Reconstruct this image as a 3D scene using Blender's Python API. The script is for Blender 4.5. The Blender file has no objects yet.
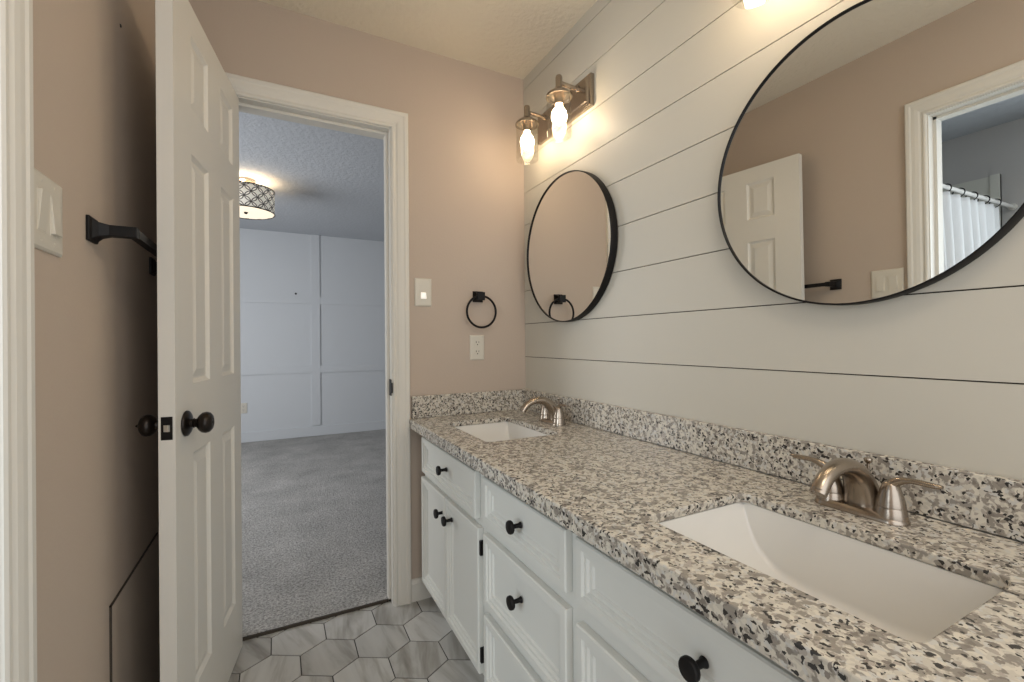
import bpy, bmesh, math, random
from mathutils import Vector, Matrix
random.seed(7)
PI = math.pi
R = math.radians
S = bpy.context.scene
COL = S.collection

# ------------------------------------------------------------------ camera
CAM = Vector((-1.096, -1.966, 1.136))
yaw, pitch, roll = R(27.466), R(0.041), R(-0.426)
f = Vector((math.sin(yaw) * math.cos(pitch), math.cos(yaw) * math.cos(pitch), math.sin(pitch)))
r = Vector((math.cos(yaw), -math.sin(yaw), 0)); u = r.cross(f)
r2 = r * math.cos(roll) + u * math.sin(roll); u2 = -r * math.sin(roll) + u * math.cos(roll)
cd = bpy.data.cameras.new('camera'); cam = bpy.data.objects.new('camera', cd); COL.objects.link(cam)
cam.matrix_world = Matrix(((r2.x, u2.x, -f.x, CAM.x), (r2.y, u2.y, -f.y, CAM.y), (r2.z, u2.z, -f.z, CAM.z), (0, 0, 0, 1)))
cd.sensor_width = 36.0; cd.lens = 451.5 / 1024 * 36.0; cd.clip_start = 0.02
S.camera = cam

# ------------------------------------------------------------------ world, light, exposure
S.view_settings.view_transform = 'Standard'
S.view_settings.look = 'None'
S.view_settings.gamma = 1.0
S.view_settings.use_curve_mapping = False
S.view_settings.exposure = -0.14
w = bpy.data.worlds.new('world'); S.world = w; w.use_nodes = True
w.node_tree.nodes['Background'].inputs[0].default_value = (0.75, 0.87, 1.0, 1)
w.node_tree.nodes['Background'].inputs[1].default_value = 0.3

def area(name, loc, target, sx, sy, power, color):
    l = bpy.data.lights.new(name, 'AREA'); l.shape = 'RECTANGLE'; l.size = sx; l.size_y = sy
    l.energy = power; l.color = color
    o = bpy.data.objects.new(name, l); COL.objects.link(o); o.location = loc
    o.rotation_euler = (Vector(target) - Vector(loc)).to_track_quat('-Z', 'Y').to_euler()
    return o
area('added_cool_fill_behind_camera', (-0.72, -2.52, 1.30), (-0.80, 0, 1.2), 1.4, 2.2, 19.0, (0.87, 0.94, 1.0))  # added cool fill in front of the solid near wall, no window there
area('bathroom_warm_fill', (-0.75, -2.15, 2.41), (-0.75, -2.0, 0), 0.5, 0.5, 7.0, (1.0, 0.86, 0.68))  # added soft warm fill high behind the camera, no fixture there
area('assumed_daylight_side_room', (-2.7, -2.0, 1.35), (-1.2, -1.25, 1.1), 1.0, 1.4, 29.0, (0.82, 0.92, 1.0))  # assumed daylight shining out through the side room doorway, no window is built
area('side_room_fill', (-2.2, -1.95, 2.42), (-2.4, -1.2, 0), 0.6, 0.6, 9.0, (1.0, 0.97, 0.92))  # added fill to brighten the shower surround, not a real ceiling lamp
area('assumed_daylight_bedroom', (-2.9, 1.7, 1.4), (0, 2.3, 1.0), 1.8, 1.5, 56.0, (0.95, 0.97, 1.0))  # assumed unseen window light, bare area light before the solid left wall
BULB = 44.0
DRUM = 40.0

# ------------------------------------------------------------------ materials
def newmat(name):
    m = bpy.data.materials.new(name); m.use_nodes = True
    nt = m.node_tree; return m, nt, nt.nodes['Principled BSDF']
def N(nt, t, **kw):
    n = nt.nodes.new(t)
    for k, v in kw.items(): setattr(n, k, v)
    return n
def simple(name, col, rough=0.5, metal=0.0, bump=None, spec=0.5, var=None):
    m, nt, b = newmat(name)
    b.inputs['Base Color'].default_value = (*col, 1); b.inputs['Roughness'].default_value = rough
    b.inputs['Metallic'].default_value = metal; b.inputs['Specular IOR Level'].default_value = spec
    tc = N(nt, 'ShaderNodeTexCoord')
    if var:
        n = N(nt, 'ShaderNodeTexNoise'); n.inputs['Scale'].default_value = var[0]; n.inputs['Detail'].default_value = 4
        nt.links.new(tc.outputs['Object'], n.inputs['Vector'])
        mx = N(nt, 'ShaderNodeMix', data_type='RGBA')
        mx.inputs[6].default_value = (*[c * (1 - var[1]) for c in col], 1)
        mx.inputs[7].default_value = (*[min(1, c * (1 + var[1])) for c in col], 1)
        nt.links.new(n.outputs['Fac'], mx.inputs[0]); nt.links.new(mx.outputs[2], b.inputs['Base Color'])
    if bump:
        n = N(nt, 'ShaderNodeTexNoise'); n.inputs['Scale'].default_value = bump[0]; n.inputs['Detail'].default_value = bump[3] if len(bump) > 3 else 3
        nt.links.new(tc.outputs['Object'], n.inputs['Vector'])
        bp = N(nt, 'ShaderNodeBump'); bp.inputs['Strength'].default_value = bump[1]; bp.inputs['Distance'].default_value = bump[2]
        nt.links.new(n.outputs['Fac'], bp.inputs['Height']); nt.links.new(bp.outputs['Normal'], b.inputs['Normal'])
    return m

M = {}
M['tan'] = simple('tan_wall_paint', (0.50, 0.415, 0.345), 0.85, bump=(120, 0.25, 0.002), spec=0.25)
M['cream'] = simple('cream_shiplap_paint', (0.55, 0.52, 0.45), 0.45, spec=0.35)
M['white'] = simple('white_trim_paint', (0.68, 0.655, 0.60), 0.5, spec=0.3)
M['cabinet'] = simple('white_cabinet_paint', (0.64, 0.64, 0.60), 0.55, spec=0.25)
M['doorpaint'] = simple('white_door_paint', (0.68, 0.655, 0.60), 0.38)
M['ceiling'] = simple('textured_ceiling', (0.76, 0.69, 0.57), 0.95, bump=(45, 0.6, 0.01, 5), spec=0.1)
M['grey_wall'] = simple('cool_white_board_paint', (0.60, 0.62, 0.64), 0.7, spec=0.3)
M['bed_ceiling'] = simple('bedroom_ceiling_paint', (0.52, 0.54, 0.57), 0.95, bump=(40, 0.5, 0.01, 5), spec=0.1)
M['side_wall'] = simple('grey_side_room_paint', (0.54, 0.53, 0.52), 0.85, bump=(120, 0.2, 0.002), spec=0.2)
M['tub'] = simple('white_shower_surround', (0.66, 0.66, 0.60), 0.3)
M['black'] = simple('matte_black_metal', (0.007, 0.006, 0.006), 0.45, spec=0.2, var=(60, 0.2))
M['bronze'] = simple('dark_bronze_metal', (0.022, 0.017, 0.014), 0.30, metal=0.7, var=(60, 0.3))
M['brass'] = simple('bright_latch_metal', (0.8, 0.78, 0.72), 0.3, metal=0.6)
M['plastic'] = simple('ivory_switch_plastic', (0.63, 0.59, 0.51), 0.35, var=(30, 0.01))
M['socket'] = simple('dark_slot', (0.03, 0.028, 0.025), 0.7)
M['porcelain'] = simple('white_porcelain', (0.72, 0.70, 0.66), 0.08, spec=0.6)
M['caulk'] = simple('caulk_line', (0.32, 0.28, 0.23), 0.8)
M['curtain'] = simple('white_curtain_cloth', (0.62, 0.62, 0.62), 0.9, bump=(200, 0.3, 0.002))
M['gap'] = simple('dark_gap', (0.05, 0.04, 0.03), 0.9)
M['grout'] = simple('dark_grout', (0.06, 0.056, 0.05), 0.9, bump=(200, 0.3, 0.001))
M['paintbeige'] = simple('tan_panel_paint', (0.48, 0.405, 0.335), 0.8, bump=(100, 0.2, 0.001))

def mat_nickel():
    m, nt, b = newmat('brushed_nickel')
    b.inputs['Base Color'].default_value = (0.38, 0.325, 0.27, 1); b.inputs['Metallic'].default_value = 1
    b.inputs['Roughness'].default_value = 0.27
    tc = N(nt, 'ShaderNodeTexCoord'); mp = N(nt, 'ShaderNodeMapping'); mp.inputs['Scale'].default_value = (30, 30, 120)
    n = N(nt, 'ShaderNodeTexNoise'); n.inputs['Scale'].default_value = 1.0
    nt.links.new(tc.outputs['Object'], mp.inputs[0]); nt.links.new(mp.outputs[0], n.inputs['Vector'])
    mr = N(nt, 'ShaderNodeMapRange'); mr.inputs['To Min'].default_value = 0.23; mr.inputs['To Max'].default_value = 0.29
    nt.links.new(n.outputs['Fac'], mr.inputs[0]); nt.links.new(mr.outputs[0], b.inputs['Roughness'])
    return m
M['nickel'] = mat_nickel()

def mat_mirror():
    m, nt, b = newmat('mirror_silver')
    b.inputs['Base Color'].default_value = (0.86, 0.87, 0.86, 1); b.inputs['Metallic'].default_value = 1; b.inputs['Roughness'].default_value = 0.0
    return m
M['mirror'] = mat_mirror()

def mat_glass():
    m = bpy.data.materials.new('clear_thin_glass'); m.use_nodes = True; nt = m.node_tree; nt.nodes.clear()
    o = N(nt, 'ShaderNodeOutputMaterial'); t = N(nt, 'ShaderNodeBsdfTransparent'); g = N(nt, 'ShaderNodeBsdfGlossy')
    t.inputs[0].default_value = (0.98, 0.975, 0.96, 1); g.inputs['Roughness'].default_value = 0.03
    lw = N(nt, 'ShaderNodeLayerWeight'); lw.inputs[0].default_value = 0.35
    mr = N(nt, 'ShaderNodeMapRange'); mr.inputs['To Min'].default_value = 0.015; mr.inputs['To Max'].default_value = 0.16
    nt.links.new(lw.outputs['Fresnel'], mr.inputs[0])
    mx = N(nt, 'ShaderNodeMixShader'); nt.links.new(mr.outputs[0], mx.inputs[0]); nt.links.new(t.outputs[0], mx.inputs[1]); nt.links.new(g.outputs[0], mx.inputs[2])
    nt.links.new(mx.outputs[0], o.inputs[0]); return m
M['glass'] = mat_glass()

def mat_emit(name, col, s):
    m, nt, b = newmat(name); b.inputs['Base Color'].default_value = (*col, 1)
    b.inputs['Emission Color'].default_value = (*col, 1); b.inputs['Emission Strength'].default_value = s
    return m
M['bulb'] = mat_emit('glowing_bulb', (1.0, 0.79, 0.54), BULB)
M['drum_glow'] = mat_emit('glowing_diffuser', (1.0, 0.86, 0.66), 0.75)
M['drum_bulb'] = mat_emit('drum_lamp_bulb', (1.0, 0.80, 0.55), DRUM)
M['led'] = mat_emit('lit_switch_led', (1.0, 0.97, 0.92), 0.35)

def mat_granite():
    m, nt, b = newmat('speckled_granite'); L = nt.links.new
    tc = N(nt, 'ShaderNodeTexCoord')
    dn = N(nt, 'ShaderNodeTexNoise'); dn.inputs['Scale'].default_value = 70; dn.inputs['Detail'].default_value = 3
    L(tc.outputs['Object'], dn.inputs['Vector'])
    sc = N(nt, 'ShaderNodeVectorMath', operation='SCALE'); sc.inputs['Scale'].default_value = 0.014
    L(dn.outputs['Color'], sc.inputs[0])
    ad = N(nt, 'ShaderNodeVectorMath', operation='ADD'); L(tc.outputs['Object'], ad.inputs[0]); L(sc.outputs[0], ad.inputs[1])
    def vor(scale, stops):
        v = N(nt, 'ShaderNodeTexVoronoi'); v.inputs['Scale'].default_value = scale; L(ad.outputs[0], v.inputs['Vector'])
        sp = N(nt, 'ShaderNodeSeparateColor'); L(v.outputs['Color'], sp.inputs[0])
        cr = N(nt, 'ShaderNodeValToRGB'); cr.color_ramp.interpolation = 'CONSTANT'
        e = cr.color_ramp.elements
        e[0].position = 0; e[0].color = (*stops[0][1], 1); e[1].position = stops[1][0]; e[1].color = (*stops[1][1], 1)
        for p_, c_ in stops[2:]:
            x = e.new(p_); x.color = (*c_, 1)
        L(sp.outputs[0], cr.inputs[0]); return cr, sp
    base, sp1 = vor(165, [(0, (0.25, 0.22, 0.19)), (0.08, (0.40, 0.36, 0.315)), (0.20, (0.54, 0.50, 0.43)), (0.50, (0.63, 0.585, 0.50)), (0.84, (0.55, 0.535, 0.50))])
    # clusters of grey-brown mineral
    cn = N(nt, 'ShaderNodeTexNoise'); cn.inputs['Scale'].default_value = 70; cn.inputs['Detail'].default_value = 4; L(ad.outputs[0], cn.inputs['Vector'])
    cc = N(nt, 'ShaderNodeValToRGB'); cc.color_ramp.elements[0].position = 0.515; cc.color_ramp.elements[0].color = (0, 0, 0, 1)
    cc.color_ramp.elements[1].position = 0.57; cc.color_ramp.elements[1].color = (1, 1, 1, 1); L(cn.outputs['Fac'], cc.inputs[0])
    m1 = N(nt, 'ShaderNodeMix', data_type='RGBA'); m1.inputs[7].default_value = (0.20, 0.175, 0.15, 1)
    mfac = N(nt, 'ShaderNodeMath', operation='MULTIPLY'); mfac.inputs[1].default_value = 0.8; L(cc.outputs[0], mfac.inputs[0])
    L(mfac.outputs[0], m1.inputs[0]); L(base.outputs[0], m1.inputs[6])
    # black flecks
    v2 = N(nt, 'ShaderNodeTexVoronoi'); v2.inputs['Scale'].default_value = 210; L(ad.outputs[0], v2.inputs['Vector'])
    sp2 = N(nt, 'ShaderNodeSeparateColor'); L(v2.outputs['Color'], sp2.inputs[0])
    lt = N(nt, 'ShaderNodeMath', operation='LESS_THAN'); lt.inputs[1].default_value = 0.11; L(sp2.outputs[1], lt.inputs[0])
    m2 = N(nt, 'ShaderNodeMix', data_type='RGBA'); m2.inputs[7].default_value = (0.035, 0.032, 0.03, 1)
    L(lt.outputs[0], m2.inputs[0]); L(m1.outputs[2], m2.inputs[6])
    L(m2.outputs[2], b.inputs['Base Color']); b.inputs['Roughness'].default_value = 0.22
    return m
M['granite'] = mat_granite()

def mat_tile():
    m, nt, b = newmat('grey_veined_stone_tile'); L = nt.links.new
    tc = N(nt, 'ShaderNodeTexCoord'); at = N(nt, 'ShaderNodeAttribute'); at.attribute_name = 'tile_random'
    sc = N(nt, 'ShaderNodeVectorMath', operation='SCALE'); sc.inputs['Scale'].default_value = 13.0; L(at.outputs['Color'], sc.inputs[0])
    vr = N(nt, 'ShaderNodeVectorRotate'); vr.rotation_type = 'Z_AXIS'; L(tc.outputs['Object'], vr.inputs['Vector'])
    ang = N(nt, 'ShaderNodeMapRange'); ang.inputs['To Min'].default_value = -0.5; ang.inputs['To Max'].default_value = 0.35
    sx = N(nt, 'ShaderNodeSeparateColor'); L(at.outputs['Color'], sx.inputs[0]); L(sx.outputs[0], ang.inputs[0]); L(ang.outputs[0], vr.inputs['Angle'])
    ad = N(nt, 'ShaderNodeVectorMath', operation='ADD'); L(vr.outputs[0], ad.inputs[0]); L(sc.outputs[0], ad.inputs[1])
    mp = N(nt, 'ShaderNodeMapping'); mp.inputs['Scale'].default_value = (22, 3.2, 1); L(ad.outputs[0], mp.inputs[0])
    n = N(nt, 'ShaderNodeTexNoise'); n.inputs['Scale'].default_value = 1; n.inputs['Detail'].default_value = 5; n.inputs['Distortion'].default_value = 0.5; L(mp.outputs[0], n.inputs['Vector'])
    cr = N(nt, 'ShaderNodeValToRGB'); e = cr.color_ramp.elements
    e[0].position = 0.25; e[0].color = (0.24, 0.225, 0.20, 1); e[1].position = 0.7; e[1].color = (0.54, 0.53, 0.50, 1)
    x = e.new(0.40); x.color = (0.37, 0.355, 0.325, 1); x = e.new(0.5); x.color = (0.48, 0.47, 0.445, 1)
    L(n.outputs['Fac'], cr.inputs[0])
    v = N(nt, 'ShaderNodeMapRange'); v.inputs['To Min'].default_value = 0.85; v.inputs['To Max'].default_value = 1.08; L(sx.outputs[1], v.inputs[0])
    mu = N(nt, 'ShaderNodeVectorMath', operation='SCALE'); L(cr.outputs[0], mu.inputs[0]); L(v.outputs[0], mu.inputs['Scale'])
    L(mu.outputs[0], b.inputs['Base Color']); b.inputs['Roughness'].default_value = 0.42
    return m
M['tile'] = mat_tile()

def mat_carpet():
    m, nt, b = newmat('grey_carpet'); L = nt.links.new
    tc = N(nt, 'ShaderNodeTexCoord')
    n = N(nt, 'ShaderNodeTexNoise'); n.inputs['Scale'].default_value = 95; n.inputs['Detail'].default_value = 4; n.inputs['Roughness'].default_value = 0.75; L(tc.outputs['Object'], n.inputs['Vector'])
    cr = N(nt, 'ShaderNodeValToRGB'); e = cr.color_ramp.elements
    e[0].position = 0.36; e[0].color = (0.24, 0.23, 0.22, 1); e[1].position = 0.62; e[1].color = (0.62, 0.605, 0.58, 1); L(n.outputs['Fac'], cr.inputs[0])
    n2 = N(nt, 'ShaderNodeTexNoise'); n2.inputs['Scale'].default_value = 4; n2.inputs['Detail'].default_value = 4; L(tc.outputs['Object'], n2.inputs['Vector'])
    mr = N(nt, 'ShaderNodeMapRange'); mr.inputs['From Min'].default_value = 0.3; mr.inputs['From Max'].default_value = 0.7; mr.inputs['To Min'].default_value = 0.85; mr.inputs['To Max'].default_value = 1.15; L(n2.outputs['Fac'], mr.inputs[0])
    mu = N(nt, 'ShaderNodeVectorMath', operation='SCALE'); L(cr.outputs[0], mu.inputs[0]); L(mr.outputs[0], mu.inputs['Scale'])
    L(mu.outputs[0], b.inputs['Base Color']); b.inputs['Roughness'].default_value = 1; b.inputs['Specular IOR Level'].default_value = 0.1
    bp = N(nt, 'ShaderNodeBump'); bp.inputs['Strength'].default_value = 0.8; bp.inputs['Distance'].default_value = 0.02; L(n.outputs['Fac'], bp.inputs['Height']); L(bp.outputs['Normal'], b.inputs['Normal'])
    return m
M['carpet'] = mat_carpet()

def mat_drum():
    # fabric shade printed with interlocking dark rings, lit from the lamp inside
    m, nt, b = newmat('ring_patterned_shade'); L = nt.links.new
    uv = N(nt, 'ShaderNodeTexCoord'); sp = N(nt, 'ShaderNodeSeparateXYZ'); L(uv.outputs['UV'], sp.inputs[0])
    def ring(ox, oy):
        def fr(src, off, k):
            a = N(nt, 'ShaderNodeMath', operation='MULTIPLY_ADD'); a.inputs[1].default_value = k; a.inputs[2].default_value = off; L(src, a.inputs[0])
            f_ = N(nt, 'ShaderNodeMath', operation='FRACT'); L(a.outputs[0], f_.inputs[0])
            s_ = N(nt, 'ShaderNodeMath', operation='SUBTRACT'); s_.inputs[1].default_value = 0.5; L(f_.outputs[0], s_.inputs[0]); return s_
        a = fr(sp.outputs[0], ox, 14); c = fr(sp.outputs[1], oy, 2.25)
        pw = N(nt, 'ShaderNodeMath', operation='MULTIPLY'); L(a.outputs[0], pw.inputs[0]); L(a.outputs[0], pw.inputs[1])
        pw2 = N(nt, 'ShaderNodeMath', operation='MULTIPLY_ADD'); L(c.outputs[0], pw2.inputs[0]); L(c.outputs[0], pw2.inputs[1]); L(pw.outputs[0], pw2.inputs[2])
        q = N(nt, 'ShaderNodeMath', operation='SQRT'); L(pw2.outputs[0], q.inputs[0])
        d = N(nt, 'ShaderNodeMath', operation='COMPARE'); d.inputs[1].default_value = 0.46; d.inputs[2].default_value = 0.038; L(q.outputs[0], d.inputs[0]); return d
    r1 = ring(0, 0); r2_ = ring(0.5, 0.5)
    mx = N(nt, 'ShaderNodeMath', operation='MAXIMUM'); L(r1.outputs[0], mx.inputs[0]); L(r2_.outputs[0], mx.inputs[1])
    c = N(nt, 'ShaderNodeMix', data_type='RGBA'); c.inputs[6].default_value = (0.72, 0.68, 0.60, 1); c.inputs[7].default_value = (0.05, 0.045, 0.04, 1)
    L(mx.outputs[0], c.inputs[0]); L(c.outputs[2], b.inputs['Base Color']); L(c.outputs[2], b.inputs['Emission Color']); b.inputs['Emission Strength'].default_value = 0.42
    b.inputs['Roughness'].default_value = 0.9
    return m
M['drum'] = mat_drum()

# ------------------------------------------------------------------ mesh helpers
class MB:
    def __init__(s): s.v = []; s.f = []; s.mi = []; s.uv = {}
    def add(s, vs, fs, mi=0):
        o = len(s.v); s.v += [tuple(x) for x in vs]
        for f_ in fs: s.f.append([i + o for i in f_]); s.mi.append(mi)
        return s
    def box(s, x0, x1, y0, y1, z0, z1, mi=0):
        x0, x1 = sorted((x0, x1)); y0, y1 = sorted((y0, y1)); z0, z1 = sorted((z0, z1))
        v = [(x0, y0, z0), (x1, y0, z0), (x1, y1, z0), (x0, y1, z0), (x0, y0, z1), (x1, y0, z1), (x1, y1, z1), (x0, y1, z1)]
        return s.add(v, [(0, 3, 2, 1), (4, 5, 6, 7), (0, 1, 5, 4), (1, 2, 6, 5), (2, 3, 7, 6), (3, 0, 4, 7)], mi)
    def rings(s, rs, close=True, cap0=False, cap1=False, mi=0):
        o = len(s.v); n = len(rs[0])
        for q in rs: s.v += [tuple(x) for x in q]
        for i in range(len(rs) - 1):
            for j in range(n if close else n - 1):
                k = (j + 1) % n
                s.f.append([o + i * n + j, o + i * n + k, o + (i + 1) * n + k, o + (i + 1) * n + j]); s.mi.append(mi)
        if cap0: s.f.append([o + j for j in range(n)][::-1]); s.mi.append(mi)
        if cap1: s.f.append([o + (len(rs) - 1) * n + j for j in range(n)]); s.mi.append(mi)
        return s
    def lathe(s, prof, c=(0, 0, 0), axis=(0, 0, 1), n=32, mi=0, cap0=True, cap1=True):
        a = Vector(axis).normalized(); t = Vector((1, 0, 0)) if abs(a.x) < .9 else Vector((0, 1, 0))
        e1 = a.cross(t).normalized(); e2 = a.cross(e1); c = Vector(c); rs = []
        for rad, h in prof:
            rs.append([c + a * h + (e1 * math.cos(2 * PI * j / n) + e2 * math.sin(2 * PI * j / n)) * max(rad, 1e-5) for j in range(n)])
        return s.rings(rs, True, cap0, cap1, mi)
    def tube(s, pts, rad, n=12, flat=None, mi=0):
        pts = [Vector(q) for q in pts]; rs = []; prev = None
        for i, q in enumerate(pts):
            d = (pts[min(i + 1, len(pts) - 1)] - pts[max(i - 1, 0)]).normalized()
            if prev is None:
                t = Vector((0, 0, 1)) if abs(d.z) < .9 else Vector((1, 0, 0)); e1 = d.cross(t).normalized()
            else: e1 = (prev - d * prev.dot(d)).normalized()
            prev = e1; e2 = d.cross(e1)
            ra = rad[i] if isinstance(rad, (list, tuple)) else rad
            ra, rb = ra if isinstance(ra, (list, tuple)) else (ra, ra)
            rs.append([q + e1 * math.cos(2 * PI * j / n) * ra + e2 * math.sin(2 * PI * j / n) * rb for j in range(n)])
        return s.rings(rs, True, True, True, mi)
    def torus(s, c, axis, Rr, rr, n=48, k=10, mi=0):
        a = Vector(axis).normalized(); t = Vector((1, 0, 0)) if abs(a.x) < .9 else Vector((0, 1, 0)); e1 = a.cross(t).normalized(); e2 = a.cross(e1)
        o = len(s.v)
        for i in range(n):
            d = e1 * math.cos(2 * PI * i / n) + e2 * math.sin(2 * PI * i / n)
            for j in range(k):
                s.v.append(tuple(Vector(c) + d * (Rr + rr * math.cos(2 * PI * j / k)) + a * rr * math.sin(2 * PI * j / k)))
        for i in range(n):
            for j in range(k):
                i2 = (i + 1) % n; j2 = (j + 1) % k
                s.f.append([o + i * k + j, o + i2 * k + j, o + i2 * k + j2, o + i * k + j2]); s.mi.append(mi)
        return s
    def build(s, name, mats, parent=None, smooth=False, bevel=0, merge=True):
        me = bpy.data.meshes.new(name); me.from_pydata(s.v, [], s.f)
        if not isinstance(mats, (list, tuple)): mats = [mats]
        for m_ in mats: me.materials.append(m_)
        for p_, i in zip(me.polygons, s.mi): p_.material_index = i
        bm = bmesh.new(); bm.from_mesh(me)
        if merge: bmesh.ops.remove_doubles(bm, verts=bm.verts, dist=1e-5)
        bmesh.ops.recalc_face_normals(bm, faces=bm.faces); bm.to_mesh(me); bm.free()
        if smooth:
            for p_ in me.polygons: p_.use_smooth = True
            try: me.set_sharp_from_angle(angle=R(38))
            except Exception: pass
        o = bpy.data.objects.new(name, me); COL.objects.link(o)
        if parent: o.parent = parent
        if bevel:
            b = o.modifiers.new('bevel', 'BEVEL'); b.width = bevel; b.segments = 2; b.limit_method = 'ANGLE'
        return o

def thing(name, label, cat, loc=(0, 0, 0), rotz=0, group=None):
    o = bpy.data.objects.new(name, None); COL.objects.link(o); o.empty_display_size = .05
    o.location = loc; o.rotation_euler = (0, 0, rotz); o['label'] = label; o['category'] = cat
    if group: o['group'] = group
    return o
def struct(o, label=None):
    o['kind'] = 'structure'
    if label: o['label'] = label
    return o
def copy_tree(o, parent=None):
    c = o.copy(); COL.objects.link(c); c.parent = parent
    for ch in list(o.children): copy_tree(ch, c)
    return c

# ------------------------------------------------------------------ dimensions
XL = -1.445          # left wall face
H = 2.44
YN = -2.6            # wall behind the camera
DX0, DX1, DZ = -1.27, -0.660, 2.056      # bedroom doorway (clear)
LY0, LY1, LZ = -1.69, -1.081, 2.056      # side room doorway (clear)

# ------------------------------------------------------------------ room shell
def wall(name, boxes, mat, label):
    b = MB()
    for q in boxes: b.box(*q)
    return struct(b.build(name, mat, merge=False), label)
wall('wall_far', [(XL - .12, DX0 - .02, 0, .12, 0, H), (DX1 + .02, 0.0, 0, .12, 0, H), (DX0 - .02, DX1 + .02, 0, .12, DZ + .02, H)], M['tan'], 'tan painted wall with the open bedroom doorway')
wall('wall_left', [(XL - .12, XL, LY1 + .02, 0, 0, H), (XL - .12, XL, YN, LY0 - .02, 0, H), (XL - .12, XL, LY0 - .02, LY1 + .02, LZ + .02, H)], M['tan'], 'tan painted wall on the left with the towel bar')
wall('wall_near', [(XL - .12, 0.1, YN - .1, YN, 0, H)], M['tan'], 'tan wall behind the camera')

# shiplap wall: planks with real gaps
gz = [0.0, 0.896, 1.059, 1.222, 1.385, 1.548, 1.711, 1.872, 2.034, 2.212, 2.386, H]
prof = [(0.0, 0.0)]
for g in gz[1:-1]:
    prof += [(0.0, g - .0014), (0.007, g - .0014), (0.007, g + .0014), (0.0, g + .0014)]
prof += [(0.0, H)]
b = MB()
b.rings([[(x, YN, z) for x, z in prof], [(x, 0.12, z) for x, z in prof]], close=False)
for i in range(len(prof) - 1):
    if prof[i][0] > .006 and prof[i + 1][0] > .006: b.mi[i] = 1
b.box(0.008, .1, YN, .12, 0, H)
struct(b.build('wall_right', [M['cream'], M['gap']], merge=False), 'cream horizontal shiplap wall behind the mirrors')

# ceilings
b = MB().box(XL - .12, 0.1, YN - .1, .12, H, H + .08)
struct(b.build('ceiling', M['ceiling']), 'textured cream bathroom ceiling')

# hexagon tile floor
def hex_floor():
    b = MB().box(XL - .12, 0.1, YN - .1, 0.06, -.06, -.0022)
    W, Sd = 0.1875, 0.1085; g = .0022
    rnd = []
    base = len(b.f)
    cols = range(-12, 12); rows = range(-18, 4)
    for rr in rows:
        for cc in cols:
            cx = -1.0295 + W * cc + (W / 2 if rr % 2 else 0); cy = -0.0425 + rr * Sd * 1.5
            if cx < XL - .2 or cx > .1 or cy < YN or cy > .2: continue
            pts = []
            rad = Sd - g * 1.15
            for k in range(6):
                a = PI / 6 + k * PI / 3; pts.append((cx + rad * math.cos(a), cy + rad * math.sin(a)))
            # clip to the doorway line y<=0.055
            out = []
            for i in range(6):
                p_, q_ = pts[i], pts[(i + 1) % 6]
                if p_[1] <= .055: out.append(p_)
                if (p_[1] - .055) * (q_[1] - .055) < 0:
                    t = (.055 - p_[1]) / (q_[1] - p_[1]); out.append((p_[0] + t * (q_[0] - p_[0]), .055))
            if len(out) < 3: continue
            n = len(out); o = len(b.v)
            ccx = sum(q[0] for q in out) / n; ccy = sum(q[1] for q in out) / n
            inn = [(q[0] + (ccx - q[0]) * .012, q[1] + (ccy - q[1]) * .012) for q in out]
            rs = [[(q[0], q[1], -.004) for q in out], [(q[0], q[1], -.0006) for q in out], [(q[0], q[1], 0) for q in inn]]
            f0 = len(b.f); b.rings(rs, True, False, True, mi=1)
            rc = (random.random(), random.random(), random.random())
            rnd += [(i, rc) for i in range(f0, len(b.f))]
    me = bpy.data.meshes.new('floor'); me.from_pydata(b.v, [], b.f)
    me.materials.append(M['grout']); me.materials.append(M['tile'])
    for p_, i in zip(me.polygons, b.mi): p_.material_index = i
    at = me.color_attributes.new('tile_random', 'FLOAT_COLOR', 'CORNER')
    d = dict(rnd)
    for p_ in me.polygons:
        c = d.get(p_.index, (0, 0, 0))
        for li in p_.loop_indices: at.data[li].color = (*c, 1)
    o = bpy.data.objects.new('floor', me); COL.objects.link(o)
    return struct(o, 'grey veined hexagon tile floor')
hex_floor()

# bedroom beyond the doorway
BY = 3.985
cb = MB().box(-3.2, 1.6, 0.122, BY, -.06, .012); cb.box(DX0, DX1, .048, .122, -.055, .012)
struct(cb.build('floor_bedroom', M['carpet'], merge=False), 'grey carpet floor of the bedroom')
struct(MB().box(DX0, DX1, .040, .0478, -.003, .0115).build('trim_8', M['gap']), 'thin dark transition strip between tile and carpet')
wall('wall_bedroom_far', [(-3.2, 1.6, BY, BY + .1, 0, H)], M['grey_wall'], 'pale board and batten wall at the end of the bedroom')
wall('wall_bedroom_left', [(-3.3, -3.2, .12, BY, 0, H)], M['grey_wall'], 'pale bedroom wall on the left')
wall('wall_bedroom_right', [(1.6, 1.7, .12, BY, 0, H)], M['grey_wall'], 'pale bedroom wall on the right')
wall('wall_bedroom_near', [(0.1, 1.6, .0, .12, 0, H), (-3.2, XL - .12, 0, .12, 0, H)], M['grey_wall'], 'pale bedroom wall beside the doorway')
struct(MB().box(-3.2, 1.6, .12, BY, H, H + .08).build('ceiling_bedroom', M['bed_ceiling']), 'textured bedroom ceiling')
b = MB()
for x in (-2.94, -1.811, -0.683, 0.446): b.box(x - .048, x + .048, BY - .014, BY, .14, H)
b.box(-3.2, 1.6, BY - .0135, BY, 1.605, 1.69); b.box(-3.2, 1.6, BY - .0135, BY, .775, .858)
struct(b.build('trim_1', M['grey_wall'], merge=False), 'white batten grid on the bedroom wall')
struct(MB().box(-3.2, 1.6, BY - .018, BY, 0.012, .125).build('baseboard_bedroom', M['grey_wall'], bevel=.003), 'pale baseboard of the bedroom wall')

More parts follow.
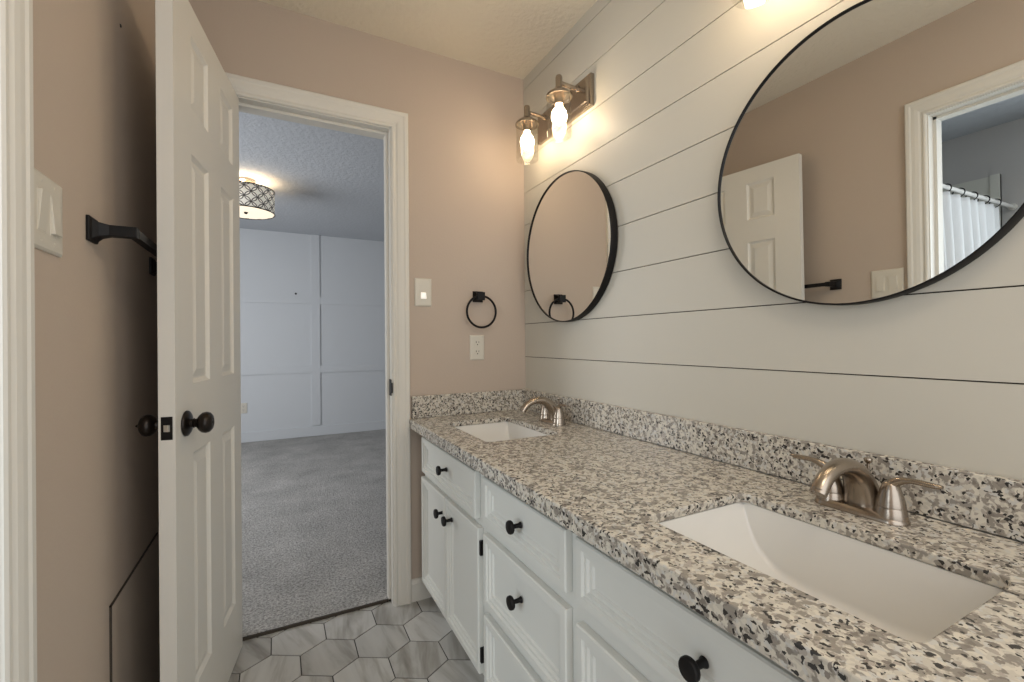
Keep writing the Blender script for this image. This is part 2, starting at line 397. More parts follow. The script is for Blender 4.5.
# side room seen in the large mirror
SX = -3.12
wall('wall_side_room_far', [(SX - .1, SX, YN, .1, 0, H)], M['side_wall'], 'grey far wall of the side room')
wall('wall_side_room_near', [(SX, XL - .12, YN - .1, YN, 0, H)], M['side_wall'], 'grey near wall of the side room')
wall('wall_side_room_end', [(SX, XL - .12, -.03, 0, 0, H)], M['side_wall'], 'grey end wall of the side room')
wall('wall_side_room_inner', [(XL - .13, XL - .1201, LY1 + .02, -.03, 0, H), (XL - .13, XL - .1201, YN, LY0 - .02, 0, H)], M['side_wall'], 'grey inner wall face of the side room')
struct(MB().box(SX, XL - .12, YN, 0, -.06, 0).build('floor_side_room', M['tile']), 'tile floor of the side room')
struct(MB().box(SX, XL - .12, YN, 0, H, H + .08).build('ceiling_side_room', M['bed_ceiling']), 'ceiling of the side room')

# ------------------------------------------------------------------ door casings and jambs
CAS = [(0.0, 0.0), (0.0, .008), (.004, .0115), (.010, .0120), (.014, .009), (.019, .009), (.026, .0125), (.038, .0145), (.050, .0150), (.056, .0175), (.068, .0175), (.072, .014), (.072, 0.0)]
def casing(name, a0, a1, zt, place, label, rev=.004):
    """profile swept up, across and down an opening; place(a, z, depth) -> point"""
    rs = []
    for w_, d_ in CAS:
        pass
    def ring(kind):
        out = []
        for w_, d_ in CAS:
            o_ = w_ + rev
            if kind == 0: out.append(place(a0 - o_, 0.0, d_))
            if kind == 1: out.append(place(a0 - o_, zt + o_, d_))
            if kind == 2: out.append(place(a1 + o_, zt + o_, d_))
            if kind == 3: out.append(place(a1 + o_, 0.0, d_))
        return out
    b = MB(); b.rings([ring(0), ring(1), ring(2), ring(3)], True, True, True)
    return struct(b.build(name, M['white']), label)
c1 = casing('trim_2', DX0, DX1, DZ, lambda a, z, d: (a, -d, z), 'white moulded casing around the bedroom doorway')
casing('trim_3', DX0, DX1, DZ, lambda a, z, d: (a, .12 + d, z), 'white casing on the bedroom side of the doorway')
casing('trim_4', LY0, LY1, LZ, lambda a, z, d: (XL + d, a, z), 'white moulded casing around the side room doorway')
b = MB()
b.box(DX0 - .02, DX0, 0, .12, 0, DZ + .02); b.box(DX1, DX1 + .02, 0, .12, 0, DZ + .02); b.box(DX0, DX1, 0, .12, DZ, DZ + .02)
b.box(DX0, DX0 + .011, .040, .075, 0, DZ); b.box(DX1 - .011, DX1, .040, .075, 0, DZ); b.box(DX0 + .011, DX1 - .011, .040, .075, DZ - .011, DZ)
j = struct(b.build('trim_5', M['white'], merge=False), 'white door jamb and stop of the bedroom doorway')
MB().box(DX1 - .003, DX1 - .0002, .0, .035, .905, .975).box(DX1 - .004, DX1 - .0002, -.018, .0, .918, .962).build('strike_plate', M['black'], j)
b = MB(); a = XL - .12
b.box(a, XL, LY0 - .02, LY0, 0, LZ + .02); b.box(a, XL, LY1, LY1 + .02, 0, LZ + .02); b.box(a, XL, LY0, LY1, LZ, LZ + .02)
b.box(XL - .08, XL - .045, LY1 - .011, LY1, 0, LZ); b.box(XL - .08, XL - .045, LY0, LY1, LZ - .011, LZ)
struct(b.build('trim_6', M['white'], merge=False), 'white door jamb of the side room doorway')
casing('trim_7', LY0, LY1, LZ, lambda a_, z, d: (XL - .13 - d, a_, z), 'white casing inside the side room')

BBP = [(0, 0), (.013, 0), (.013, .075), (.010, .082), (.008, .09), (.003, .095), (0, .095)]
def baseboard(name, p0, p1, nrm, label, cap=True):
    p0 = Vector(p0); p1 = Vector(p1); n_ = Vector(nrm)
    b = MB().rings([[p0 + n_ * d + Vector((0, 0, z)) for d, z in BBP], [p1 + n_ * d + Vector((0, 0, z)) for d, z in BBP]], True, True, True)
    return struct(b.build(name, M['white']), label)
baseboard('baseboard_far', (DX1 + .0765, 0, 0), (-.001, 0, 0), (0, -1, 0), 'white baseboard beside the vanity')
baseboard('baseboard_left', (XL, LY1 + .077, 0), (XL, -.63, 0), (1, 0, 0), 'white baseboard on the left wall')

# ------------------------------------------------------------------ six panel door
def nested(b, x0, x1, z0, z1, prof_, place, mi=0):
    rs = []
    for ins, dep in prof_:
        rs.append([place(x0 + ins, z0 + ins, dep), place(x1 - ins, z0 + ins, dep), place(x1 - ins, z1 - ins, dep), place(x0 + ins, z1 - ins, dep)])
    b.rings(rs, True, False, True, mi)
def panel_door(W_, z0, z1, T, rects, prof_):
    b = MB()
    for side in (0, 1):
        pl = (lambda x, z, d: (x, d, z)) if side == 0 else (lambda x, z, d: (x, -T - d, z))
        xs = sorted({0, W_} | {q[0] for q in rects} | {q[1] for q in rects}); zs = sorted({z0, z1} | {q[2] for q in rects} | {q[3] for q in rects})
        for i in range(len(xs) - 1):
            for k in range(len(zs) - 1):
                mx, mz = (xs[i] + xs[i + 1]) / 2, (zs[k] + zs[k + 1]) / 2
                if any(q[0] < mx < q[1] and q[2] < mz < q[3] for q in rects): continue
                b.add([pl(xs[i], zs[k], 0), pl(xs[i + 1], zs[k], 0), pl(xs[i + 1], zs[k + 1], 0), pl(xs[i], zs[k + 1], 0)], [(0, 1, 2, 3)])
        for q in rects: nested(b, *q, prof_, pl)
    for (xa, za, xb, zb_) in ((0, z0, W_, z0), (W_, z0, W_, z1), (W_, z1, 0, z1), (0, z1, 0, z0)):
        b.add([(xa, 0, za), (xb, 0, zb_), (xb, -T, zb_), (xa, -T, za)], [(0, 1, 2, 3)])
    return b
AL = R(9.1)
rects = [(x0, x1, z0, z1) for (x0, x1) in ((.092, .235), (.358, .500)) for (z0, z1) in ((.215, .845), (1.03, 1.645), (1.765, 1.965))]
DP = [(0, 0), (.004, -.004), (.010, -.0085), (.016, -.0085), (.036, -.003), (.040, -.003)]
b = panel_door(.621, .010, 2.046, .035, rects, DP)
door = b.build('door_1', M['doorpaint'], merge=False)
door.location = (-1.218, -.005, 0); door.rotation_euler = (0, 0, math.atan2(-math.cos(AL), -math.sin(AL)))
struct(door, 'white six panel door standing open against the left wall')
def knob_set(sign, y0, label, privacy):
    # axis along local y
    a = (0, sign, 0); c = (.556, y0, .932)
    k = MB().lathe([(.031, 0), (.033, .002), (.032, .006), (.026, .010), (.016, .012)], c, a, 40).build('door_knob', M['bronze'], door, smooth=True)
    MB().lathe([(.011, .010), (.0105, .017), (.013, .019), (.0105, .021), (.012, .026), (.020, .031), (.026, .038), (.0275, .046), (.025, .054), (.018, .0595), (.010, .061), (.009, .060)], c, a, 40).build('knob_ball', M['bronze'], k, smooth=True)
    if privacy: MB().lathe([(.004, .060), (.0045, .066), (.002, .070)], c, a, 12).build('privacy_button', M['bronze'], k, smooth=True)
    else: MB().lathe([(.004, .0595), (.004, .0615)], c, a, 16).build('release_hole', M['socket'], k)
    if label: k['label'] = label
knob_set(1, 0.0001, None, False); knob_set(-1, -.0351, None, True)
lp = MB().box(.6211, .6226, -.0295, -.0055, .904, .960).build('latch_plate', M['black'], door, bevel=.001)
bolt = MB(); bolt.rings([[(.6226, -.024, .924), (.6226, -.011, .924), (.6226, -.011, .940), (.6226, -.024, .940)], [(.6240, -.023, .925), (.632, -.012, .925), (.632, -.012, .939), (.6240, -.023, .939)]], True, True, True)
bo = bolt.build('latch_bolt', M['brass'], lp); bo['label'] = 'bright metal latch bolt'
for z in (.25, 1.05, 1.82):
    MB().lathe([(.006, -.045), (.006, .045)], (-.004, -.040, z), (0, 0, 1), 12).build('hinge', M['black'], door, smooth=True)

# ------------------------------------------------------------------ vanity
XF = -0.56; VY0, VY1 = -.088, -1.88      # door faces, cabinet ends
van = thing('vanity_cabinet', 'long white double vanity cabinet with panelled doors and drawers under the granite countertop', 'cabinet', (0, 0, 0))
FX = XF + .019
b = MB()
b.box(FX, FX + .02, VY0, VY0 - .012, .112, .760)                       # stiles and rails of the face frame
Y = dict(e0=VY0, s1=-.725, s2=-1.19, e1=-1.795)
def rail(y0, y1, z0, z1, x=0.0): b.box(FX - x, FX + .019, y0, y1, z0, z1)
b.box(FX + .0005, FX + .019, VY0 - .012, VY1, .112, .760)
b.box(FX + .020, -.004, VY0, VY0 - .016, .112, .781); b.box(FX + .020, -.004, VY1, VY1 + .016, .112, .781)
b.box(FX + .019, -.004, VY0 - .016, VY1 + .016, .112, .130)
b.box(FX + .07, FX + .085, VY0 - .01, VY1 + .01, 0, .112); b.box(FX + .085, -.004, VY0 - .001, VY0 - .016, 0, .112)
b.build('cabinet_body', M['cabinet'], van, merge=False)
CP = [(0, -.0185), (0, -.003), (.003, 0), (.020, 0), (.0235, -.0055), (.031, -.0050), (.0345, -.0105), (.043, -.0105), (.0465, -.0150), (.050, -.0150)]
def front(name, y0, y1, z0, z1, knob=None, hinges=None):
    # y0 is the far side (larger y), y1 near
    b = MB(); pl = lambda a_, z, d: (XF - d, -a_, z)
    nested(b, -y0, -y1, z0, z1, CP, pl)
    b.add([(FX - .0004, y0, z0), (FX - .0004, y1, z0), (FX - .0004, y1, z1), (FX - .0004, y0, z1)], [(0, 1, 2, 3)])
    o = b.build(name, M['cabinet'], van, merge=False)
    if knob:
        ky, kz = knob; xk = XF + .011
        MB().lathe([(.0085, 0), (.0075, .003), (.0058, .006), (.0055, .021), (.009, .0235), (.0155, .0255), (.017, .028), (.017, .033), (.0155, .0355), (.006, .0372)], (xk, ky, kz), (-1, 0, 0), 28).build('knob', M['black'], o, smooth=True)
    for hy, hz in (hinges or []):
        MB().box(XF + .004, FX, hy, hy - .010, hz - .022, hz + .022).build('hinge', M['black'], o, bevel=.001)
    return o
front('drawer', -.100, -.678, .590, .736, (-.385, .668))
front('cabinet_door', -.092, -.391, .126, .568, (-.352, .500))
front('cabinet_door', -.397, -.700, .126, .568, (-.440, .503), [(-.7005, .510), (-.7005, .185)])
front('drawer', -.738, -1.170, .603, .736, (-.954, .668))
front('drawer', -.738, -1.170, .358, .568, (-.954, .478))
front('drawer', -.738, -1.170, .128, .328, (-.954, .228))
front('drawer', -1.206, -1.785, .603, .736, (-1.511, .668))
front('cabinet_door', -1.206, -1.489, .128, .560, (-1.450, .490))
front('cabinet_door', -1.496, -1.785, .128, .560, (-1.535, .490))

# countertop with two rounded openings
ZT = .802; TH = .020
SK = [(-.337, -.392), (-.337, -1.527)]; SW, SL = .286, .412        # sink centres, size across and along
def rrect(cx, cy, wx, wy, rad, n=6):
    out = []
    for sx, sy, a0 in ((1, 1, 0), (-1, 1, 90), (-1, -1, 180), (1, -1, 270)):
        for i in range(n + 1):
            a_ = R(a0 + 90 * i / n); out.append((cx + sx * (wx / 2 - rad) + rad * math.cos(a_), cy + sy * (wy / 2 - rad) + rad * math.sin(a_)))
    return out
def countertop():
    bm = bmesh.new()
    def loop(pts):
        vs = [bm.verts.new((x, y, ZT)) for x, y in pts]
        return [bm.edges.new((vs[i], vs[(i + 1) % len(vs)])) for i in range(len(vs))], vs
    e, vs = loop([(-.589, -.0015), (-.566, -.0015), (-.0205, -.0015), (-.0205, -1.95), (-.566, -1.95), (-.589, -1.95)])
    strip = bm.faces.new((vs[0], vs[1], vs[4], vs[5]))
    e = [k for k in e if strip not in k.link_faces]
    e.append(bm.edges.get((vs[1], vs[4])))
    for cx, cy in SK: e += loop(rrect(cx, cy, SW, SL, .022))[0]
    bmesh.ops.triangle_fill(bm, use_beauty=True, use_dissolve=False, edges=e)
    fs = [f_ for f_ in bm.faces]
    ex = bmesh.ops.extrude_face_region(bm, geom=fs)
    for v in ex['geom']:
        if isinstance(v, bmesh.types.BMVert): v.co.z -= TH
    low = [f_ for f_ in bm.faces if f_.calc_center_median().z < ZT - TH + .0005 and f_.calc_center_median().x < -.568]
    ex = bmesh.ops.extrude_face_region(bm, geom=low)
    for v in ex['geom']:
        if isinstance(v, bmesh.types.BMVert): v.co.z -= .020
    bmesh.ops.delete(bm, geom=low, context='FACES')
    bmesh.ops.recalc_face_normals(bm, faces=bm.faces)
    me = bpy.data.meshes.new('countertop'); bm.to_mesh(me); bm.free(); me.materials.append(M['granite'])
    o = bpy.data.objects.new('countertop', me); COL.objects.link(o)
    m_ = o.modifiers.new('bevel', 'BEVEL'); m_.width = .003; m_.segments = 2; m_.limit_method = 'ANGLE'; m_.angle_limit = R(60)
    o['label'] = 'long speckled beige and grey granite countertop with two sink openings'; o['category'] = 'countertop'
    return o
ct = countertop()
bs = MB().box(-.0202, -.0002, -.0015, -1.95, ZT + .0003, .899).build('backsplash', M['granite'], bevel=.002)
bs['label'] = 'long granite backsplash strip along the foot of the shiplap wall'; bs['category'] = 'backsplash'
bs2 = MB().box(-.5755, -.0206, -.0205, -.0005, ZT + .0003, .899).build('backsplash', M['granite'], bevel=.002)
bs2['label'] = 'short granite backsplash strip on the tan wall below the outlet'; bs2['category'] = 'backsplash'

# sinks
def make_sink():
    t = thing('sink', 'x', 'sink', (SK[1][0], SK[1][1], 0), group='undermount sinks in the countertop')
    zt = ZT - TH - .0004
    hw, hl, D = SW / 2 + .002, SL / 2 + .002, .124
    def section(y, grow=0.0):
        u_ = max(0.0, 1 - abs(y) / hl); dep = D * (1 - (1 - u_) ** 5)
        r_ = min(.013, dep * .45); w0 = hw + grow; w1 = w0 - min(.010, dep * .12); pts = [(w0, 0.0)]
        pts += [(w0 + (w1 - w0) * k / 3, -(dep - r_) * k / 3) for k in (1, 2, 3)]
        for k in range(1, 7):
            a_ = PI / 2 * k / 6; pts.append((w1 - r_ + r_ * math.cos(a_), -(dep - r_) - r_ * math.sin(a_)))
        half = pts + [(w1 * .5, -dep - .002 * u_)]
        full = half + [(0.0, -dep - .004 * u_)] + [(-x, z) for x, z in half[::-1]]
        return [(x, y, z + zt) for x, z in full]
    zt = ZT - TH - .0008
    ys = [hl * math.sin(PI / 2 * k / 30) if 0 else hl * (1 - (1 - abs(k) / 30) ** 2.2) * (1 if k > 0 else -1) for k in range(-30, 31)]
    ins = [section(y) for y in ys]
    b = MB(); b.rings(ins, close=False)
    # flange under the stone and outer shell
    b.box(-hw - .012, -hw, -hl - .012, hl + .012, zt - .008, zt); b.box(hw, hw + .012, -hl - .012, hl + .012, zt - .008, zt)
    b.box(-hw, hw, -hl - .012, -hl, zt - .008, zt); b.box(-hw, hw, hl, hl + .012, zt - .008, zt)
    b.rings([[(x * 1.05, y * 1.01, z - .009) for x, y, z in q] for q in ins], close=False)
    b.build('bowl', M['porcelain'], t, smooth=True, merge=False)
    MB().lathe([(.010, .0), (.021, .0), (.022, .002), (.019, .003), (.017, .001), (.015, .001), (.014, .004), (.008, .006), (.001, .0065)], (0, 0, zt - .1275), (0, 0, 1), 28).build('drain', M['nickel'], t, smooth=True)
    return t
s2 = make_sink(); s2['label'] = 'white rectangular undermount sink below the large mirror, nearest the camera'
s1 = copy_tree(s2); s1.location = (SK[0][0], SK[0][1], 0); s1['label'] = 'white rectangular undermount sink in the far corner below the small mirror'

# faucets
def bez(p, n):
    out = []
    for i in range(n + 1):
        t = i / n; q = [Vector(x) for x in p]
        while len(q) > 1: q = [q[k] * (1 - t) + q[k + 1] * t for k in range(len(q) - 1)]
        out.append(q[0])
    return out
def make_faucet():
    t = thing('faucet', 'x', 'faucet', (-.100, -1.500, ZT + .0004), group='brushed nickel faucets')
    # base bar
    b = MB(); rs = []
    for k, (z, s_) in enumerate(((0, 1.0), (.003, 1.0), (.007, .93), (.012, .80), (.0135, .70))):
        rs.append([(x, y, z) for x, y in rrect(0, 0, .056 * s_, .156 - .056 * (1 - s_), .027 * s_, 8)])
    b.rings(rs, True, True, True); b.build('base_plate', M['nickel'], t, smooth=True)
    # spout: broad body rising from the base and bowing forward over the sink
    path = bez([(.014, 0, .003), (.014, 0, .078), (-.030, 0, .112), (-.108, 0, .108), (-.138, 0, .056)], 22)
    b = MB(); rs = []
    for i, q in enumerate(path):
        s_ = i / 22
        d = (path[min(i + 1, 22)] - path[max(i - 1, 0)]).normalized()
        wy = .027 * (1 - s_) ** .6 + .0165 if s_ < 1 else .0165
        wy = .036 - .0215 * min(1, s_ * 1.25) ** .8
        wn = .025 - .0125 * min(1, s_ * 1.4)
        nrm = d.cross(Vector((0, 1, 0))).normalized()
        ring = []
        for j in range(24):
            a_ = 2 * PI * j / 24
            ring.append(q + Vector((0, 1, 0)) * math.cos(a_) * wy + nrm * math.sin(a_) * wn)
        rs.append(ring)
    b.rings(rs, True, True, False)
    # hollow mouth
    last = rs[-1]; c = sum(last, Vector()) / 24
    inner = [c + (q - c) * .78 for q in last]; inn2 = [q + Vector((0, 0, .008)) for q in inner]
    b.rings([last, inner, inn2], True, False, True)
    sp = b.build('spout', M['nickel'], t, smooth=True)
    for sg in (-1, 1):
        c = (0, sg * .051, 0)
        k = MB().lathe([(.0255, .002), (.0255, .006), (.0245, .012), (.0228, .0245), (.0222, .026), (.0215, .027)], c, (0, 0, 1), 32).build('handle', M['nickel'], t, smooth=True)
        MB().lathe([(.0222, .0275), (.0215, .034), (.0190, .046), (.0158, .057), (.0128, .066), (.0095, .071), (.004, .0735)], c, (0, 0, 1), 32).build('handle_cap', M['nickel'], k, smooth=True)
        lv = bez([(0, sg * .047, .058), (-.002, sg * .056, .080), (-.004, sg * .085, .088), (-.006, sg * .105, .078), (-.006, sg * .126, .083)], 14)
        rad = [(.010 - .004 * min(1, i / 7), .011 - .006 * min(1, i / 7)) for i in range(15)]
        rad[-3:] = [(.0068, .0046), (.0066, .0043), (.0040, .0025)]
        MB().tube(lv, rad, 14).build('lever', M['nickel'], k, smooth=True)
    MB().lathe([(.003, .01), (.003, .088), (.0065, .092), (.0075, .097), (.0065, .099), (.003, .1)], (.034, 0, 0), (0, 0, 1), 16).build('drain_lift_rod', M['nickel'], t, smooth=True)
    return t
f2 = make_faucet(); f2['label'] = 'brushed nickel two handle faucet behind the nearer sink'
f1 = copy_tree(f2); f1.location = (-.100, -.400, ZT + .0004); f1['label'] = 'brushed nickel two handle faucet in the far corner, behind the farther sink'

# ------------------------------------------------------------------ round mirrors
def make_mirror():
    t = thing('round_mirror', 'x', 'mirror', (0, -.394, 1.524), group='round black framed mirrors')
    Rm = .305
    MB().lathe([(Rm - .001, .006), (Rm - .001, .030), (Rm - .0005, .0325), (Rm + .002, .0325), (Rm + .003, .031), (Rm + .003, .002), (Rm - .02, .0015), (Rm - .02, .006), (Rm - .001, .006)], (0, 0, 0), (-1, 0, 0), 128, cap0=False, cap1=False).build('frame', M['black'], t, smooth=True)
    MB().lathe([(.0001, .0275), (Rm - .0012, .0275), (Rm - .0012, .0235), (.0001, .0235)], (0, 0, 0), (-1, 0, 0), 128).build('mirror_glass', M['mirror'], t)
    t.rotation_euler = (0, R(-.6), 0)
    return t
m1 = make_mirror(); m1['label'] = 'smaller looking round black framed mirror in the far corner, reflecting the towel ring'
m2 = copy_tree(m1); m2.location = (0, -1.447, 1.516); m2['label'] = 'large looking round black framed mirror at right, reflecting the open door'
for m_ in (m1, m2): m_.location.x = -.0045

# ------------------------------------------------------------------ vanity lights
def make_light():
    t = thing('vanity_light', 'x', 'wall lamp', (0, -.365, 2.11), group='two bulb vanity lights')
    b = MB()
    nested(b, -.2, .2, -.062, .062, [(0, 0), (0, .016), (.003, .019), (.010, .020), (.014, .026), (.020, .028)], lambda a_, z, d: (-d - .0005, a_, z))
    b.build('back_plate', M['nickel'], t)
    for sg in (-1, 1):
        y = sg * .127; x = -.115
        am = MB().tube([(-.026, y, .030), (-.060, y, .031), (x + .004, y, .034)], .0085, 16).build('arm', M['nickel'], t, smooth=True)
        MB().lathe([(.013, 0), (.013, .004), (.009, .007)], (-.028, y, .030), (-1, 0, 0), 20).build('collar', M['nickel'], am, smooth=True)
        ho = MB().lathe([(.004, .062), (.011, .060), (.0135, .053), (.0135, .022), (.016, .010), (.030, .001), (.045, -.010), (.0515, -.018), (.0515, -.025), (.046, -.025), (.044, -.020), (.020, -.012), (.018, -.052), (.001, -.052)], (x, y, 0), (0, 0, 1), 40).build('lamp_holder', M['nickel'], t, smooth=True)
        g = MB().lathe([(.0495, -.016), (.0495, -.172), (.048, -.178), (.0465, -.178), (.0465, -.016)], (x, y, 0), (0, 0, 1), 48, cap0=False, cap1=False).build('glass_shade', M['glass'], t, smooth=True)
        MB().lathe([(.012, -.052), (.0135, -.062), (.020, -.070), (.027, -.081), (.0305, -.096), (.029, -.110), (.0215, -.122), (.009, -.129), (.0005, -.130)], (x, y, 0), (0, 0, 1), 32).build('light_bulb', M['bulb'], t, smooth=True)
    return t
l1 = make_light(); l1['label'] = 'brushed nickel wall lamp with two clear glass shades above the far corner mirror'
l2 = copy_tree(l1); l2.location = (0, -1.432, 2.11); l2['label'] = 'wall lamp above the large mirror, only one shade tip showing at the top edge'

# ------------------------------------------------------------------ towel ring, switches, outlets on the far wall
t = thing('towel_ring', 'matte black towel ring mounted on the tan wall above the outlet', 'towel ring', (-.256, 0, 1.347))
b = MB(); b.rings([[(sx * w_, y, sz * w_) for sx, sz in ((-1, -1), (1, -1), (1, 1), (-1, 1))] for w_, y in ((.0255, -.0003), (.0255, -.006), (.021, -.012), (.015, -.022), (.0165, -.034), (.019, -.042), (.019, -.047))], True, True, True)
b.build('mount', M['black'], t, bevel=.0015)
MB().torus((.004, -.038, -.072), (0, 1, .0), .073, .0052, 64, 12).build('ring', M['black'], t, smooth=True)

def plate(par, w_, h_, place, d=.0065):
    b = MB(); nested(b, -w_ / 2, w_ / 2, -h_ / 2, h_ / 2, [(0, .0002), (0, d * .45), (.004, d * .9), (.010, d), (.012, d)], place); return b.build('wall_plate', M['plastic'], par)
def rocker(par, cx, place, tilt, name='rocker', w_=.030, h_=.064):
    b = MB()
    z0, z1 = -h_ / 2, h_ / 2; d0, d1 = (.0075, .0125) if tilt > 0 else (.0125, .0075)
    v = [place(cx - w_ / 2, z0, .0062), place(cx + w_ / 2, z0, .0062), place(cx + w_ / 2, z1, .0062), place(cx - w_ / 2, z1, .0062),
         place(cx - w_ / 2, z0, d0), place(cx + w_ / 2, z0, d0), place(cx + w_ / 2, z1, d1), place(cx - w_ / 2, z1, d1)]
    b.add(v, [(0, 3, 2, 1), (4, 5, 6, 7), (0, 1, 5, 4), (1, 2, 6, 5), (2, 3, 7, 6), (3, 0, 4, 7)]); return b.build(name, M['plastic'], par, bevel=.0006)
FP = lambda a_, z, d: (a_, -d, z)
t = thing('light_switch', 'ivory single light switch on the tan wall beside the bedroom doorway', 'light switch', (-.519, 0, 1.357))
plate(t, .076, .124, FP)
b = MB().box(-.0165, .0165, -.0075, -.006, -.033, .034); b.build('switch_frame', M['plastic'], t, bevel=.0005)
k = rocker(t, 0, FP, -1, 'lit_slider', .024, .028); k.location.z = -.015; k.data.materials.clear(); k.data.materials.append(M['led']); k['label'] = 'bright white slider'
for z in (-.048, .048): MB().lathe([(.003, .006), (.003, .0072), (.0005, .0074)], (0, 0, z), (0, -1, 0), 10).build('screw', M['plastic'], t)

def outlet(name_t, label, loc, place, m_=None):
    t = thing(name_t, label, 'outlet', loc)
    plate(t, .072, .117, place)
    for sg in (1, -1):
        z = sg * .0215
        b = MB(); pts = []
        for i in range(20):
            a_ = 2 * PI * i / 20; pts.append((max(-.0165, min(.0165, .0185 * math.cos(a_))), z + max(-.0135, min(.0135, .0155 * math.sin(a_)))))
        b.rings([[place(x, q, .006) for x, q in pts], [place(x, q, .0085) for x, q in pts]], True, False, True)
        s = b.build('socket', M['plastic'], t)
        b = MB()
        for (x, dz, w_, h_) in ((-.0065, .004, .0026, .0085), (.0065, .004, .0026, .0070), (0, -.0075, .0052, .0048)):
            pp = [place(x - w_ / 2, z + dz - h_ / 2, .0087), place(x + w_ / 2, z + dz - h_ / 2, .0087), place(x + w_ / 2, z + dz + h_ / 2, .0087), place(x - w_ / 2, z + dz + h_ / 2, .0087)]
            p2 = [place(x - w_ / 2, z + dz - h_ / 2, .0080), place(x + w_ / 2, z + dz - h_ / 2, .0080), place(x + w_ / 2, z + dz + h_ / 2, .0080), place(x - w_ / 2, z + dz + h_ / 2, .0080)]
            b.rings([p2, pp], True, True, True)
        b.build('slots', M['socket'], s, merge=False)
    return t
outlet('power_outlet', 'ivory duplex power outlet on the tan wall just above the granite', (-.261, 0, 1.108), FP)
outlet('power_outlet', 'small white power outlet low on the bedroom wall', (-1.44, BY - .0002, .40), FP)
s_ = MB().lathe([(.012, 0), (.012, .004), (.004, .006)], (-.897, BY, 1.722), (0, -1, 0), 16).build('wall_hook', M['socket'], smooth=True)
s_['label'] = 'tiny dark hook on the pale bedroom wall'; s_['category'] = 'hook'

# left wall double switch
LP = lambda a_, z, d: (d, -a_, z)
t = thing('light_switch', 'ivory double rocker light switch on the left wall beside the side room doorway', 'light switch', (XL, -.926, 1.358))
plate(t, .124, .128, LP)
for cx, tl in ((.024, 1), (-.024, -1)):
    MB().rings([[LP(cx + sx * .0175, sz * .035, .006) for sx, sz in ((-1, -1), (1, -1), (1, 1), (-1, 1))], [LP(cx + sx * .0172, sz * .0347, .0072) for sx, sz in ((-1, -1), (1, -1), (1, 1), (-1, 1))]], True, False, True).build('switch_frame', M['plastic'], t)
    rocker(t, cx, LP, tl)
    for z in (-.048, .048): MB().lathe([(.003, .006), (.003, .0072), (.0005, .0074)], (0, -cx, z), (1, 0, 0), 10).build('screw', M['plastic'], t)

# towel bar
t = thing('towel_bar', 'matte black square towel bar on the left wall behind the open door', 'towel bar', (XL, -.712, 1.378))
for y in (0, .519):
    b = MB(); b.rings([[(x, y + sy * w_, sz * h_) for sy, sz in ((-1, -1), (1, -1), (1, 1), (-1, 1))] for w_, h_, x in ((.026, .026, .0003), (.026, .026, .006), (.021, .021, .009), (.016, .015, .018), (.0115, .0115, .034), (.0105, .0115, .080))], True, True, True)
    b.build('post', M['black'], t, bevel=.0012)
MB().box(.062, .0805, .0102, .509, -.009, .009).build('bar', M['black'], t, bevel=.001)

# access panel and screw on the left wall
p_ = MB().box(XL + .0003, XL + .004, -.605, -.15, .02, .527).build('access_panel', M['paintbeige'], bevel=.001)
g_ = MB()
for q in ((-.608, -.605, .02, .530), (-.608, -.15, .527, .530)): g_.box(XL + .0003, XL + .0046, *q)
g_.build('panel_shadow_gap', M['gap'], p_, merge=False)  # dark strips standing in for the shadow gap along the panel
p_['label'] = 'low tan painted access panel on the left wall behind the door'; p_['category'] = 'access panel'
n_ = MB().lathe([(.004, 0), (.004, .002), (.0015, .003)], (XL, -.493, 1.945), (1, 0, 0), 12).build('wall_screw', M['socket'], smooth=True)
n_['label'] = 'tiny dark screw high on the left wall'; n_['category'] = 'screw'

# ------------------------------------------------------------------ bedroom drum ceiling light
t = thing('ceiling_light', 'drum ceiling light with dark ring pattern glowing in the bedroom', 'ceiling lamp', (-1.312, 2.20, H))
MB().lathe([(.07, 0), (.07, -.018), (.02, -.028), (.008, -.035), (.008, -.09), (.001, -.09)], (0, 0, 0), (0, 0, 1), 32).build('canopy', M['nickel'], t, smooth=True)
def drum_shade():
    n = 64; z0, z1 = -.262, -.082; Rr = .205
    vs = []; fs = []; uvs = []
    for i in range(n + 1):
        a_ = 2 * PI * i / n
        for z in (z0, z1): vs.append((Rr * math.cos(a_), Rr * math.sin(a_), z))
    for i in range(n):
        fs.append((2 * i, 2 * i + 2, 2 * i + 3, 2 * i + 1)); uvs += [(i / n, 0), ((i + 1) / n, 0), ((i + 1) / n, 1), (i / n, 1)]
    me = bpy.data.meshes.new('shade'); me.from_pydata(vs, [], fs); me.materials.append(M['drum'])
    l_ = me.uv_layers.new(name='UVMap')
    for i, q in enumerate(uvs): l_.data[i].uv = q
    for p_ in me.polygons: p_.use_smooth = True
    o = bpy.data.objects.new('shade', me); COL.objects.link(o); o.parent = t
    sm = o.modifiers.new('thick', 'SOLIDIFY'); sm.thickness = .003; sm.offset = -1
    return o
sh = drum_shade()
MB().torus((0, 0, -.262), (0, 0, 1), .2055, .004, 64, 8).torus((0, 0, -.082), (0, 0, 1), .2055, .004, 64, 8).build('rim', M['bronze'], sh, smooth=True, merge=False)
MB().lathe([(.0005, -.259), (.20, -.259), (.20, -.255), (.0005, -.255)], (0, 0, 0), (0, 0, 1), 48).build('diffuser', M['drum_glow'], t)
MB().lathe([(.003, -.275), (.010, -.272), (.014, -.265), (.016, -.260), (.001, -.259)], (0, 0, 0), (0, 0, 1), 20).build('finial', M['bronze'], t, smooth=True)
for a_ in (0, 2.09, 4.19):
    c = (.07 * math.cos(a_), .07 * math.sin(a_), 0)
    MB().lathe([(.001, -.150), (.022, -.145), (.030, -.12), (.022, -.095), (.012, -.082), (.001, -.080)], c, (0, 0, 1), 20).build('light_bulb', M['drum_bulb'], t, smooth=True)

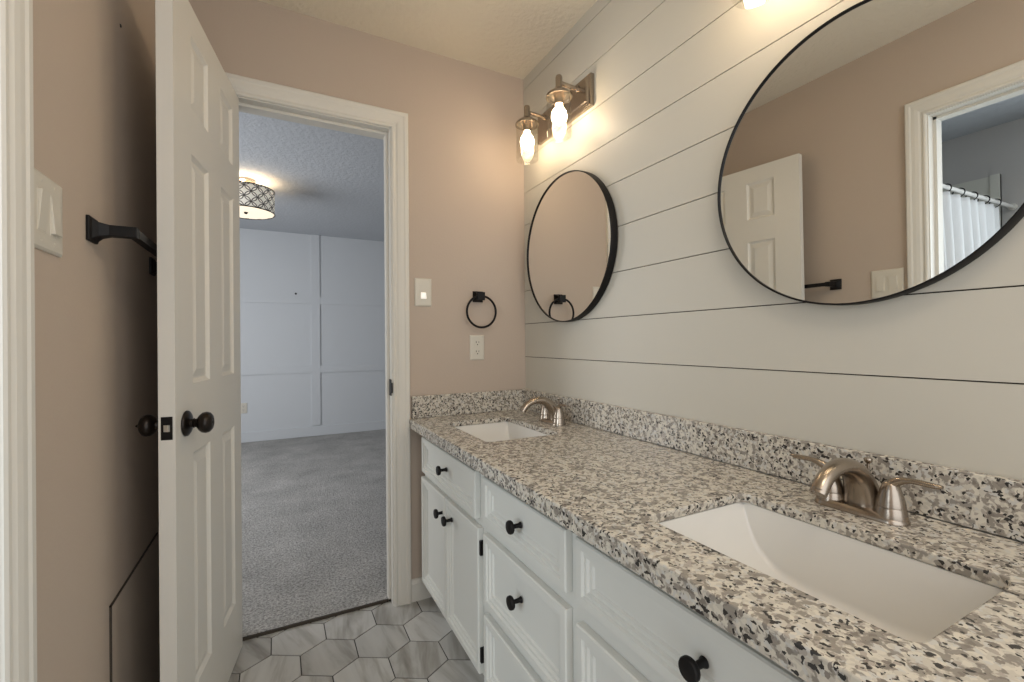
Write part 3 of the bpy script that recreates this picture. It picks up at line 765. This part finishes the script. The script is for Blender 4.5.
# ------------------------------------------------------------------ side room shower (seen in the large mirror)
b = MB().box(SX + .0005, SX + .02, -.845, -.035, .40, 2.12); b.box(SX + .0005, SX + .028, -.845, -.80, .40, 2.125); b.box(SX + .02, XL - .131, -.05, -.032, .40, 2.12)
b.box(SX + .001, XL - .131, -.84, -.78, .0, .42); b.box(SX + .001, XL - .131, -.1, -.035, .0, .42); b.box(SX + .001, SX + .1, -.78, -.1, 0, .42); b.box(XL - .23, XL - .131, -.78, -.1, 0, .42); b.box(SX + .1, XL - .23, -.78, -.1, 0, .06)
o = b.build('bathtub', M['tub'], merge=False); o['label'] = 'white tub with tall shower surround reflected in the large mirror'; o['category'] = 'bathtub'
fr = MB(); y0, y1, z0, z1 = -.70, -.36, 1.55, 1.98
for q in ((y0, y1, z0, z0 + .012), (y0, y1, z1 - .012, z1), (y0, y0 + .012, z0, z1), (y1 - .012, y1, z0, z1)): fr.box(SX + .0205, SX + .03, *q)
o = fr.build('shower_niche_frame', M['black'], merge=False); o['label'] = 'thin black rectangular frame on the shower wall reflected in the mirror'; o['category'] = 'frame'
o = MB().lathe([(.022, 0), (.022, .012), (.012, .014), (.012, 1.526), (.022, 1.528), (.022, 1.543)], (SX + .0005, -.895, 1.90), (1, 0, 0), 20).build('curtain_rod', M['porcelain'], smooth=True)
o['label'] = 'white curtain rod over the tub reflected in the mirror'; o['category'] = 'curtain rod'
t = thing('shower_curtain', 'white shower curtain on the rod reflected in the large mirror', 'shower curtain', (0, -.895, 1.90))
b = MB(); rs = []
nx = 160
for z in (-.03, -.06, -.3, -.8, -1.3, -1.72):
    row = []
    for i in range(nx + 1):
        x = -1.62 - 1.22 * i / nx; am = .012 + .03 * min(1, (-z) * 1.5)
        row.append((x, am * math.sin(i * .42 + .6 * math.sin(i * .11)) - .004, z))
    rs.append(row)
b.rings(rs, close=False)
o = b.build('curtain_cloth', M['curtain'], t, smooth=True); sm = o.modifiers.new('thick', 'SOLIDIFY'); sm.thickness = .0015
for i in range(8):
    MB().torus((-1.64 - .17 * i, 0, -.010), (1, 0, .2), .0255, .003, 20, 6).build('curtain_ring', M['black'], t, smooth=True)
